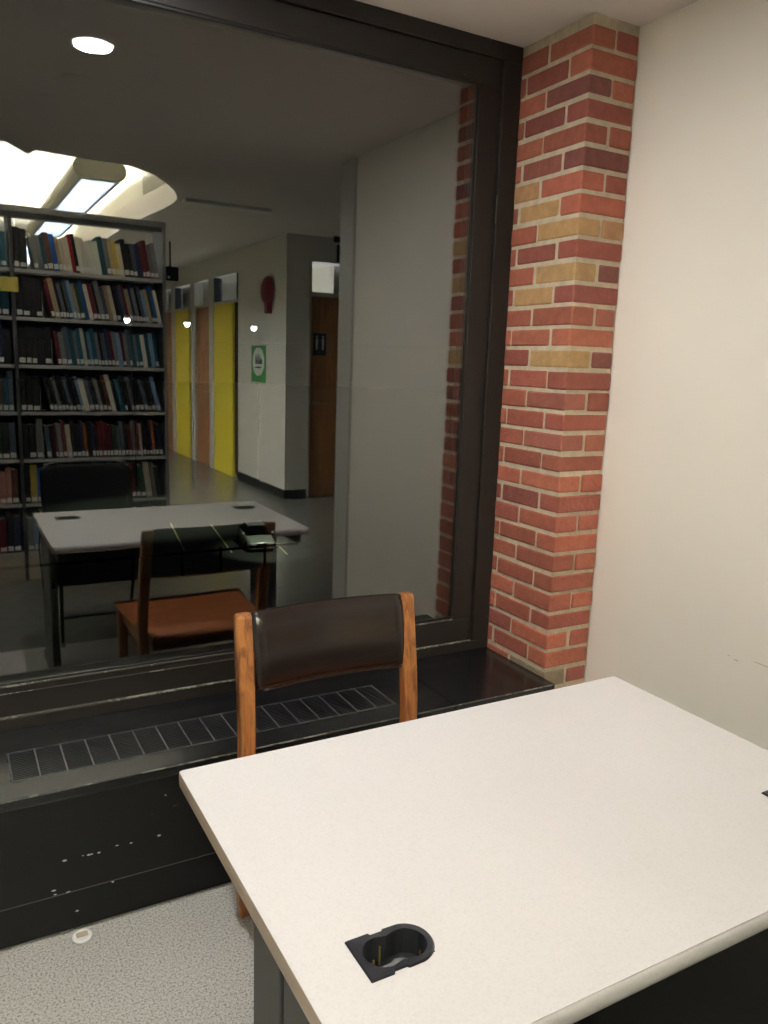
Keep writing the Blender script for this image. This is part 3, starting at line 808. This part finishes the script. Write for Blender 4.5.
add_shelf(1, 0, ['black', 'black'], ['grey', 'grey', 'teal', 'brown', 'blue', 'tan', 'cream', 'cream', 'red', 'black', 'white', 'white', 'white', 'white', 'white', 'teal', 'grey', 'tan', 'yellow', 'cream', 'black', 'black', 'slate', 'navy', 'maroon', 'maroon'], 0.15, tmin=0.018, tmax=0.032, h0=0.19, h1=0.235)
add_shelf(1, 1, ['black', 'black', 'black', 'black'], ['maroon', 'tan', 'navy', 'grey', 'black', 'slate', 'light blue', 'tan', 'green', 'blue', 'cream', 'maroon', 'black', 'grey', 'slate', 'tan', 'cream', 'black', 'navy', 'slate'], 0.20, tmin=0.015, tmax=0.029)
add_shelf(1, 2, ['black', 'black', 'black', 'black', 'black'], ['maroon', 'grey', 'slate', 'teal', 'grey', 'teal', 'cream', 'teal', 'light blue', 'teal', 'grey', 'black', 'slate', 'navy', 'maroon', 'grey', 'light blue'], 0.13, tmin=0.016, tmax=0.030)
add_shelf(1, 3, ['black', 'black', 'black'], ['black', 'black', 'grey', 'black', 'black', 'slate', 'black', 'black', 'light blue', 'cream', 'slate', 'black', 'grey', 'black', 'brown', 'cream', 'black', 'teal'], 0.22, tmin=0.016, tmax=0.030)
add_shelf(1, 4, ['black', 'black', 'grey'], ['slate', 'black', 'maroon', 'grey', 'maroon', 'cream', 'black', 'black', 'navy', 'orange', 'black', 'navy', 'black', 'maroon', 'maroon', 'maroon', 'maroon', 'green', 'grey'], 0.08, tmin=0.016, tmax=0.030)
add_shelf(1, 5, ['black', 'yellow', 'blue', 'black', 'black'], ['black', 'navy', 'black', 'maroon', 'black', 'green', 'cream', 'grey', 'black', 'slate', 'white', 'grey'], 0.12, tmin=0.018, tmax=0.038)
add_shelf(1, 6, ['grey', 'light blue', 'black'], ['black', 'brown', 'navy', 'black', 'maroon', 'green', 'grey', 'slate'], 0.06, tmin=0.022, tmax=0.038)
for si, cols in enumerate([['navy', 'teal', 'teal', 'navy'], ['teal', 'navy', 'teal', 'slate'], ['black', 'navy', 'black', 'navy'], ['brown', 'teal', 'slate', 'tan'], ['green', 'black', 'slate', 'green'], ['pink', 'pink', 'brown', 'pink'], ['maroon', 'black', 'navy', 'maroon']]):
    # only the right end of the left-hand bay is in view
    seq = run(cols * 2, 0.0, 0.03, 0.042, 0.20, 0.245)[:7]
    w = sum(t / math.cos(l) + 0.0006 for _, t, _, l in seq)
    fill(0, si, seq, gapx=(UX[1] - UX[0] - 0.026) - w - 0.012)

# ================================================================== LIBRARY LIGHTS
def stadium(w, h, cx, cz, n=10):
    r = h / 2; pts = []
    for a in range(n + 1): an = -math.pi / 2 + math.pi * a / n; pts.append((cx + w / 2 - r + r * math.cos(an), cz + r * math.sin(an)))
    for a in range(n + 1): an = math.pi / 2 + math.pi * a / n; pts.append((cx - w / 2 + r + r * math.cos(an), cz + r * math.sin(an)))
    return pts
def pendant(cx, y0, y1, label):
    root = empty('pendant_light', (cx, (y0 + y1) / 2, 2.69)); tag(root, label, 'pendant light', 'long fluorescent pendants over the bookcases')
    zc = 2.665; w, h = 0.34, 0.125
    b = MB()
    P = stadium(w, h, cx, zc)
    A = [b.bm.verts.new((u, y0 - 0.02, v)) for u, v in P]; B = [b.bm.verts.new((u, y1, v)) for u, v in P]
    for i in range(len(P)):
        j = (i + 1) % len(P)
        if P[i][1] < zc - h / 2 + 0.001 and P[j][1] < zc - h / 2 + 0.001: continue
        b.face([A[i], B[i], B[j], A[j]], 'fixture', True)
    b.build('shell', root)
    b = MB(); b.prism(stadium(w + 0.004, h + 0.004, cx, zc), 'y', y0 + 0.012, y0 - 0.02, 'fix_end', side='fixture'); b.prism(stadium(w + 0.004, h + 0.004, cx, zc), 'y', y1, y1 - 0.012, 'fix_end', side='fixture'); b.build('end_cap', root)
    b = MB(); b.box(cx - 0.125, cx + 0.125, y1 + 0.03, y0 - 0.04, zc - h / 2 + 0.020, zc - h / 2 + 0.022, 'lit_tube'); b.build('lamp_panel', root)
    b = MB()
    yy = y0 - 0.05
    while yy > y1 + 0.05:
        b.box(cx - 0.125, cx + 0.125, yy - 0.0008, yy + 0.0008, zc - h / 2 - 0.004, zc - h / 2 + 0.014, 'blade'); yy -= 0.024
    for sx in (-1, 1): b.box(cx + sx * 0.128 - 0.003, cx + sx * 0.128 + 0.003, y1 + 0.02, y0 - 0.03, zc - h / 2 - 0.002, zc - h / 2 + 0.012, 'steel')
    b.build('louvre', root)
    b = MB()
    for y in (y0 - 0.35, y1 + 0.35): b.tube([(cx, y, zc + h / 2), (cx, y, 3.34)], 0.006, 'white', 8)
    b.build('hanger', root)
    L = y0 - y1
    area('pendant_down', (cx, (y0 + y1) / 2, zc - h / 2 + 0.0185), 0.25, L - 0.1, PENDANT_W, (0.98, 0.99, 0.95), (0, 0, 0), None)
    area('pendant_up', (cx, (y0 + y1) / 2, zc + h / 2 + 0.03), 0.25, L - 0.1, PENDANT_UP_W, (1.0, 0.98, 0.90), (math.pi, 0, 0), None)
pendant(0.71, -3.56, -6.7, 'long rounded fluorescent pendant directly behind the bookcase top')
pendant(-0.95, -2.62, -6.7, 'long rounded fluorescent pendant further left over the library')
pendant(0.71, -7.4, -10.6, 'long rounded fluorescent pendant farthest back over the library')

def downlight(x, y, label, power=DOWN_W):
    root = empty('downlight', (x, y, H)); tag(root, label, 'downlight', 'recessed downlights over the study nook')
    b = MB(); b.lathe([(0.086, -0.001), (0.084, -0.006), (0.070, -0.007), (0.066, -0.0005)], (x, y, H), 'white', 36); b.build('trim_ring', root)
    b = MB(); b.lathe([(0.066, -0.0008), (0.062, -0.0035), (0.03, -0.0045), (0.0, -0.0048)], (x, y, H), 'lit_bulb', 32); b.build('lens', root)
    d_ = bpy.data.lights.new('downlight_beam', 'AREA'); d_.shape = 'DISK'; d_.size = 0.12; d_.energy = power; d_.color = (1.0, 0.975, 0.945)
    l = bpy.data.objects.new('downlight_beam', d_); COL.objects.link(l); l.location = (x, y, H - 0.009)
downlight(0.218, -0.772, 'lit recessed ceiling downlight above the wooden chair')
downlight(-1.0, -2.0, 'lit recessed downlight added out of view left of the desk')  # unseen lamp, added to light brick and wall from the left
b = MB(); b.lathe([(0.055, 0), (0.053, -0.005), (0.04, -0.006), (0.0, -0.004)], (0.223, -1.176, H), 'ceiling', 28); o = b.build('ceiling_speaker'); tag(o, 'small round flush ceiling disc beside the downlight', 'ceiling disc')

# ================================================================== CORRIDOR WALL AND DOORS
CX = 2.80; CWT = 0.12; TZ0, TZ1 = 2.14, 2.445
# bays along y (positive distances): mullions / yellow panel / dark side light / door
bays = [(6.93, 7.12, 7.86, 8.02, 8.72), (8.92, 9.06, 9.80, 9.94, 10.62), (10.84, 11.0, 11.7, 11.85, 12.5)]
b = MB()
b.box(CX, CX + CWT, -6.90, -5.521, 0, 2.70, 'wall_grey')
b.box(CX, CX + CWT, -12.6, -6.90, TZ1, 2.70, 'wall_grey')
b.box(CX, CX + CWT, -15, -12.6, 0, 2.70, 'wall_grey')
struct(b.build('wall_corridor'), 'pale corridor wall with poster and alarm bell', 'wall')
nd = 1
for i, (s0, p0, p1, d0, d1) in enumerate(bays):
    nxt = bays[i + 1][0] if i + 1 < len(bays) else 12.6
    b = MB(); b.box(CX + 0.03, CX + 0.05, -p0 + 0.0, -s0, 0.05, TZ0 - 0.03, 'dark_glass'); struct(b.build('window_%d' % (i + 2)), 'narrow dark side light beside the yellow panel', 'window')
    b = MB(); b.box(CX + 0.0, CX + 0.05, -p1, -p0, 0.0, TZ0 - 0.03, 'yellow', bevel=0.004); struct(b.build('trim_%d' % (4 + i)), 'tall yellow panel beside a corridor door', 'panel')
    dr = empty('door_%d' % (i + 2), (CX, -d0, 0)); struct(dr, 'brown corridor door next to a yellow panel', 'door')
    b = MB(); b.box(CX + 0.02, CX + 0.06, -d1, -d0 - 0.03, 0.005, TZ0 - 0.03, 'door_wood', bevel=0.003); b.build('door_leaf', dr)
    b = MB(); b.tube([(CX - 0.03, -d0 - 0.10, 1.0), (CX - 0.03, -d0 - 0.21, 1.0)], 0.009, 'steel', 8); b.tube([(CX + 0.02, -d0 - 0.10, 1.0), (CX - 0.03, -d0 - 0.10, 1.0)], 0.009, 'steel', 8); b.build('handle', dr)
    b = MB()
    for ya, yb_ in ((d0 - 0.16, d0 + 0.03), (d1, nxt)): b.box(CX - 0.01, CX + CWT, -yb_, -ya, 0, TZ1, 'door_frame', bevel=0.003)
    b.box(CX - 0.008, CX + CWT, -nxt, -s0, TZ0 - 0.03, TZ0, 'door_frame', bevel=0.003)
    b.build('frame', dr)
    tr = empty('window_%d' % (i + 6), (CX, -p0, TZ0)); struct(tr, 'lit transom window over a corridor door', 'window')
    b = MB(); b.box(CX + 0.05, CX + 0.056, -nxt, -s0, TZ0, TZ1, 'clear'); b.build('pane', tr)
    b = MB(); b.box(CX, CX + 0.08, -s0 - 0.03, -s0, TZ0, TZ1, 'sign_blue'); b.box(CX, CX + 0.08, -p1 - 0.02, -p1 + 0.03, TZ0, TZ1, 'sign_blue'); b.build('mullion', tr)
# recess wall facing the window
RY = -5.40
b = MB()
b.box(CX + 0.0, 3.045, RY - CWT, RY, 0, 2.70, 'wall_grey'); b.box(4.0, 6.2, RY - CWT, RY, 0, 2.70, 'wall_grey'); b.box(3.045, 4.0, RY - CWT, RY, 2.455, 2.70, 'wall_grey')
struct(b.build('wall_recess'), 'grey wall of the door recess beside the corridor', 'wall')
dr = empty('door_1', (3.4, RY, 0)); struct(dr, 'brown washroom door with lever handle at the end of the recess', 'door')
b = MB(); b.box(3.075, 3.975, RY - 0.07, RY - 0.03, 0.006, 2.11, 'door_wood', bevel=0.003); b.build('door_leaf', dr)
b = MB(); b.box(3.045, 3.075, RY - 0.12, RY + 0.01, 0, 2.455, 'door_frame'); b.box(3.975, 4.005, RY - 0.12, RY + 0.01, 0, 2.455, 'door_frame'); b.box(3.075, 3.975, RY - 0.12, RY + 0.01, 2.11, 2.15, 'door_frame'); b.build('frame', dr)
b = MB(); b.box(3.075, 3.975, RY - 0.06, RY - 0.054, 2.15, 2.455, 'clear'); b.build('transom_pane', dr)
b = MB(); b.lathe([(0.026, 0), (0.026, 0.01), (0.012, 0.014)], (3.135, RY - 0.03, 1.015), 'steel', 16, Matrix.Rotation(-math.pi / 2, 3, 'X')); b.tube([(3.135, RY - 0.02, 1.015), (3.135, RY + 0.03, 1.015), (3.17, RY + 0.035, 1.015), (3.255, RY + 0.035, 1.012)], 0.009, 'steel', 8); b.build('handle', dr)
b = MB(); b.box(3.115, 3.265, RY - 0.031, RY - 0.024, 1.51, 1.74, 'sign_blue', bevel=0.002)
for hx in (3.155, 3.225):
    b.lathe([(0.0, 0), (0.012, 0.0), (0.012, 0.003), (0, 0.003)], (hx, RY - 0.0235, 1.70), 'door_frame', 12, Matrix.Rotation(-math.pi / 2, 3, 'X'))
    b.prism([(hx - 0.016, 1.68), (hx + 0.016, 1.68), (hx + 0.012, 1.62), (hx + 0.008, 1.57), (hx - 0.008, 1.57), (hx - 0.012, 1.62)], 'y', RY - 0.0245, RY - 0.0225, 'door_frame')
o = b.build('door_sign', dr)
# black base
b = MB(); b.box(CX - 0.008, CX, -6.90, RY + 0.008, 0, 0.10, 'base'); b.box(CX - 0.008, 3.045, RY, RY + 0.008, 0, 0.10, 'base'); struct(b.build('baseboard_corridor'), 'black rubber base along the corridor wall', 'baseboard')
# lit room behind the transoms
b = MB(); b.box(4.3, 4.36, -14.8, -7.6, 0, 2.95, 'white_ceiling'); struct(b.build('wall_rooms'), 'white inner wall of the rooms behind the transoms', 'wall')
b = MB(); b.box(2.93, 6.19, -14.8, -5.6, 2.72, 2.78, 'white_ceiling'); struct(b.build('ceiling_rooms'), 'white ceiling of the rooms behind the transoms', 'ceiling')
area('room_light', (3.9, -6.6, 1.2), 1.6, 1.6, ROOM_W, (0.88, 0.95, 1.0), (math.pi, 0, 0))
area('room_light', (3.6, -10.0, 1.2), 0.8, 5.0, ROOM_W * 1.5, (0.80, 0.91, 1.0), (math.pi, 0, 0))

# poster
po = empty('poster', (CX - 0.002, -6.19, 1.21)); tag(po, 'green poster with white oval on the corridor wall', 'poster')
b = MB(); b.box(CX - 0.006, CX - 0.001, -6.42, -5.97, 1.20, 1.60, 'poster_green'); b.build('sheet', po)
b = MB(); b.prism([(-6.19 + 0.185 * math.cos(a), 1.425 + 0.155 * math.sin(a)) for a in [2 * math.pi * k / 36 for k in range(36)]], 'x', CX - 0.0085, CX - 0.006, 'poster_white'); b.build('oval', po)
b = MB()
for k, (yy, hh) in enumerate(((-6.26, 0.09), (-6.20, 0.11), (-6.14, 0.09), (-6.09, 0.05))):
    b.prism([(yy - 0.022, 1.40), (yy + 0.022, 1.40), (yy + 0.016, 1.40 + hh * 0.75), (yy - 0.016, 1.40 + hh * 0.75)], 'x', CX - 0.0105, CX - 0.0085, 'ink')
    b.prism([(yy + 0.013 * math.cos(a), 1.40 + hh * 0.93 + 0.013 * math.sin(a)) for a in [2 * math.pi * j / 12 for j in range(12)]], 'x', CX - 0.0105, CX - 0.0085, 'ink')
b.box(CX - 0.0105, CX - 0.0085, -6.28, -6.09, 1.355, 1.370, 'ink'); b.build('figures', po)
b = MB(); b.box(CX - 0.004, CX - 0.001, -6.30, -6.06, 1.655, 1.71, 'ink' if False else 'door_frame'); o = b.build('notice'); tag(o, 'small pale notice strip above the green poster', 'notice')
# fire alarm bell
be = empty('alarm_bell', (CX - 0.02, -5.85, 2.16)); tag(be, 'maroon fire alarm bell high on the corridor wall', 'alarm bell')
b = MB(); b.lathe([(0.0, 0.075), (0.05, 0.073), (0.10, 0.06), (0.135, 0.038), (0.152, 0.01), (0.152, 0.0), (0.0, 0.0)], (CX - 0.02, -5.85, 2.165), 'maroon', 32, Matrix.Rotation(-math.pi / 2, 3, 'Y')); b.build('gong', be)
b = MB(); b.box(CX - 0.055, CX - 0.001, -5.89, -5.79, 1.93, 2.04, 'maroon', bevel=0.006); b.box(CX - 0.03, CX - 0.001, -5.92, -5.78, 2.02, 2.2, 'maroon'); b.build('back_box', be)
# exit sign and hanging box
ex = empty('exit_sign', (3.13, -4.9, 2.55)); tag(ex, 'dark hanging exit sign with red letters near the recess', 'exit sign')
b = MB(); b.box(3.12, 3.40, -4.92, -4.88, 2.40, 2.56, 'black', bevel=0.004); b.box(3.09, 3.24, -4.93, -4.87, 2.585, 2.70, 'black', bevel=0.004); b.box(3.17, 3.19, -4.91, -4.89, 2.55, 2.60, 'black'); b.build('housing', ex)
m_red = emis('exit_red', (1.0, 0.08, 0.04, 1), 3.0); M['exit_red'] = m_red
b = MB()
def seg(x0, x1, z0, z1): b.box(x0, x1, -4.8795, -4.877, z0, z1, 'exit_red')
# letters face the window; their x runs right to left for a reader standing by the window
zl, zh = 2.435, 2.525; w_ = 0.036; st = 0.010
xs_ = [3.285, 3.230, 3.175, 3.135]
x = 3.35
seg(x - st, x, zl, zh); [seg(x - w_, x, z, z + st) for z in (zl, (zl + zh) / 2 - st / 2, zh - st)]
for s_ in (-1, 1):
    b.box(-0.005, 0.005, -0.00125, 0.00125, -0.042, 0.042, 'exit_red', mtx=Matrix.Translation((3.285, -4.878, (zl + zh) / 2)) @ Matrix.Rotation(s_ * 0.45, 4, 'Y'))
seg(3.226, 3.238, zl, zh)
seg(3.150, 3.200, zh - st, zh); seg(3.169, 3.181, zl, zh); b.build('letters', ex)
b = MB(); b.box(1.72, 1.87, -6.06, -6.0, 2.205, 2.34, 'black', bevel=0.005); b.box(1.785, 1.80, -6.04, -6.025, 2.34, H + 0.25, 'black'); b.lathe([(0, 0.004), (0.012, 0.003), (0.013, 0)], (1.77, -6.0, 2.235), 'white', 12, Matrix.Rotation(-math.pi / 2, 3, 'X'))
o = b.build('hanging_sign_box'); tag(o, 'small black box hung from the ceiling past the bookcase end', 'hanging box')

# ================================================================== OUTSIDE, BELOW THE WINDOW
OK_ = 1.34                     # the lot lies this much farther and lower than first estimated
GZ = CP.z + (-7.80 - CP.z) * OK_
def far(x, y): return CP.x + (x - CP.x) * OK_, CP.y + (y - CP.y) * OK_
b = MB(); b.box(-120, 260, 26, 390, GZ - 0.3, GZ, 'asphalt'); o = b.build('ground_parking'); o.name = 'parking_lot'; struct(o, 'dark asphalt parking lot outside the window', 'parking lot')
b = MB(); b.box(-60, 90, 0.3, 26, GZ - 0.3, GZ + 0.02, 'grass'); o = b.build('lawn'); struct(o, 'dark lawn below the window', 'lawn')
sd = Vector((0.93, 6.25, 0)).normalized()
for i, (lx, ly) in enumerate([(9.62, 35.5), (11.60, 34.3), (13.95, 33.0)]):
    lx, ly = far(lx, ly); ang = math.atan2(sd.y, sd.x)
    mt = Matrix.Translation((lx, ly, GZ)) @ Matrix.Rotation(ang, 4, 'Z')
    b = MB(); b.box(-0.8, 8.2, -0.06, 0.05, 0.001, 0.008, 'paint_yellow', mtx=mt); o = b.build('parking_line')
    tag(o, 'pale yellow parking line, %s counted away from the silver car' % ORD[2 - i], 'parking line', 'painted parking lines')
# guard rail
RY_ = far(0, 30.5)[1]
gr = empty('guard_rail', (8, RY_, GZ)); tag(gr, 'dark horizontal guard rail in front of the parked car', 'guard rail')
b = MB(); b.box(-4, far(13.6, 0)[0], RY_ - 0.06, RY_ + 0.06, GZ + 1.26, GZ + 1.40, 'black', bevel=0.01); b.build('rail', gr)
for px in [far(v_, 0)[0] for v_ in (0.0, 3.1, 6.2, 8.25, 9.95, 12.0)]:
    b = MB(); b.box(px - 0.07, px + 0.07, RY_ - 0.06, RY_ + 0.06, GZ, GZ + 1.50, 'black', bevel=0.01); b.build('post', gr)
# car
CCX, CCY = far(12.86, 33.15)
car = empty('parked_car', (CCX, CCY, GZ)); tag(car, 'silver car parked nose to the window in the lot outside', 'car')
ang = math.atan2(sd.y, sd.x) - math.pi / 2
mt = Matrix.Translation((CCX, CCY, GZ)) @ Matrix.Rotation(ang, 4, 'Z')
b = MB(); rings = []
# sections along the length: y, half width, bottom z, belt z
for y, w, z0, z1 in ((0.0, 0.62, 0.30, 0.52), (0.06, 0.78, 0.24, 0.66), (0.35, 0.88, 0.20, 0.78), (1.15, 0.91, 0.18, 0.93), (2.0, 0.92, 0.18, 0.96), (3.4, 0.92, 0.18, 0.98), (4.2, 0.86, 0.22, 0.96), (4.5, 0.70, 0.32, 0.80)):
    rings.append([mt @ Vector(p) for p in ((-w, y, z0), (w, y, z0), (w * 1.02, y, (z0 + z1) / 2), (w * 0.97, y, z1 - 0.07), (w * 0.80, y, z1), (0, y, z1 + 0.03), (-w * 0.80, y, z1), (-w * 0.97, y, z1 - 0.07), (-w * 1.02, y, (z0 + z1) / 2))])
b.loft(rings, 'car_paint'); b.build('body', car)
b = MB(); rings = []
for y, w, z in ((1.10, 0.78, 0.95), (1.85, 0.62, 1.40), (2.1, 0.60, 1.45), (3.2, 0.60, 1.42), (4.1, 0.72, 0.97)):
    rings.append([mt @ Vector(p) for p in ((-0.80, y, 0.93), (0.80, y, 0.93), (w, y, z), (0, y, z + 0.02), (-w, y, z))])
b.loft(rings, 'car_glass', smooth=False); b.build('cabin_glass', car)
b = MB(); b.prism([(-0.58, 2.0), (0.58, 2.0), (0.58, 3.2), (-0.58, 3.2)], 'z', 1.45, 1.49, 'car_paint', mtx=mt); b.build('roof', car)
for wx in (-0.82, 0.82):
    for wy in (0.85, 3.55):
        b = MB(); b.lathe([(0.0, -0.1), (0.30, -0.1), (0.33, -0.07), (0.33, 0.07), (0.30, 0.1), (0.0, 0.1)], (0, 0, 0), 'rubber', 20, Matrix.Rotation(math.pi / 2, 3, 'Y'))
        w_o = b.build('wheel'); w_o.parent = car; w_o.matrix_parent_inverse = Matrix.Translation((-CCX, -CCY, -GZ)); w_o.matrix_basis = mt @ Matrix.Translation((wx, wy, 0.33))
for hx in (-0.62, 0.62):
    b = MB(); b.box(hx - 0.15, hx + 0.15, -0.01, 0.10, 0.54, 0.66, 'white', mtx=mt, bevel=0.02); b.build('headlight', car)
    b = MB(); b.box(hx * 1.6 - 0.09, hx * 1.6 + 0.09, 1.32, 1.42, 0.98, 1.12, 'car_paint', mtx=mt, bevel=0.02); b.build('wing_mirror', car)
b = MB(); b.box(-0.42, 0.42, -0.03, 0.05, 0.33, 0.47, 'black', mtx=mt, bevel=0.01); b.box(-0.36, 0.36, -0.02, 0.05, 0.52, 0.60, 'black', mtx=mt, bevel=0.01); b.build('grille', car)
# street lamps
for i, (dx, dy, dz_, dist, words) in enumerate(((0.21053, 1.05784, 0.04315, 62, 'leftmost of the three lit ones'), (0.27673, 1.02019, 0.04075, 60, 'middle one of the three lit'), (0.35068, 0.97827, 0.03864, 60, 'rightmost of the three lit ones'))):
    t = dist * 1.25 / dy; p = CP + Vector((dx, dy, dz_)) * t
    sl = empty('street_lamp', (p.x, p.y, GZ)); tag(sl, 'distant street lamp outside, %s' % words, 'street lamp', 'street lamps beyond the parking lot')
    b = MB(); b.tube([(p.x + 0.5, p.y, GZ), (p.x + 0.5, p.y, p.z - 0.3), (p.x + 0.45, p.y, p.z + 0.1), (p.x + 0.2, p.y, p.z + 0.2)], 0.07, 'lamp_pole', 8); b.build('pole', sl)
    b = MB(); b.box(p.x - 0.3, p.x + 0.35, p.y - 0.15, p.y + 0.15, p.z + 0.14, p.z + 0.28, 'lamp_pole', bevel=0.03); b.build('head', sl)
    b = MB(); b.lathe([(0.0, -0.27), (0.15, -0.22), (0.25, -0.06), (0.25, 0.12), (0.0, 0.14)], p, 'lit_street', 16); b.build('lens', sl)
for (x, y, zz, pw) in ((*far(13.3, 30.6), -4.2, 1000), (14.0, 60.0, 4.5, LAMP_W * 1.8)):  # first spot is an added lamp that brightens the car hood
    d_ = bpy.data.lights.new('street_and_fill_light', 'SPOT'); d_.energy = pw; d_.spot_size = math.radians(70); d_.spot_blend = 0.5; d_.shadow_soft_size = 0.3; d_.color = (0.92, 1.0, 0.80)
    l = bpy.data.objects.new('street_and_fill_light', d_); COL.objects.link(l); l.location = (x, y, zz)
    if pw < 1200: l.rotation_euler = (math.radians(28), 0, 0); d_.spot_size = math.radians(50)
# overhead wire
b = MB(); b.tube([(-12, 45, 1.85 + DZ), (2.56, 45, 2.07 + DZ), (11, 45, 2.2 + DZ), (19.7, 45, 2.48 + DZ), (70, 45, 3.2)], 0.012, 'lamp_pole', 6)
for x, z in ((-12, 2.1), (70, 3.4)): b.tube([(x, 45, GZ), (x, 45, z)], 0.12, 'lamp_pole', 8)
o = b.build('overhead_wire'); tag(o, 'thin overhead wire strung across outside the window', 'wire')
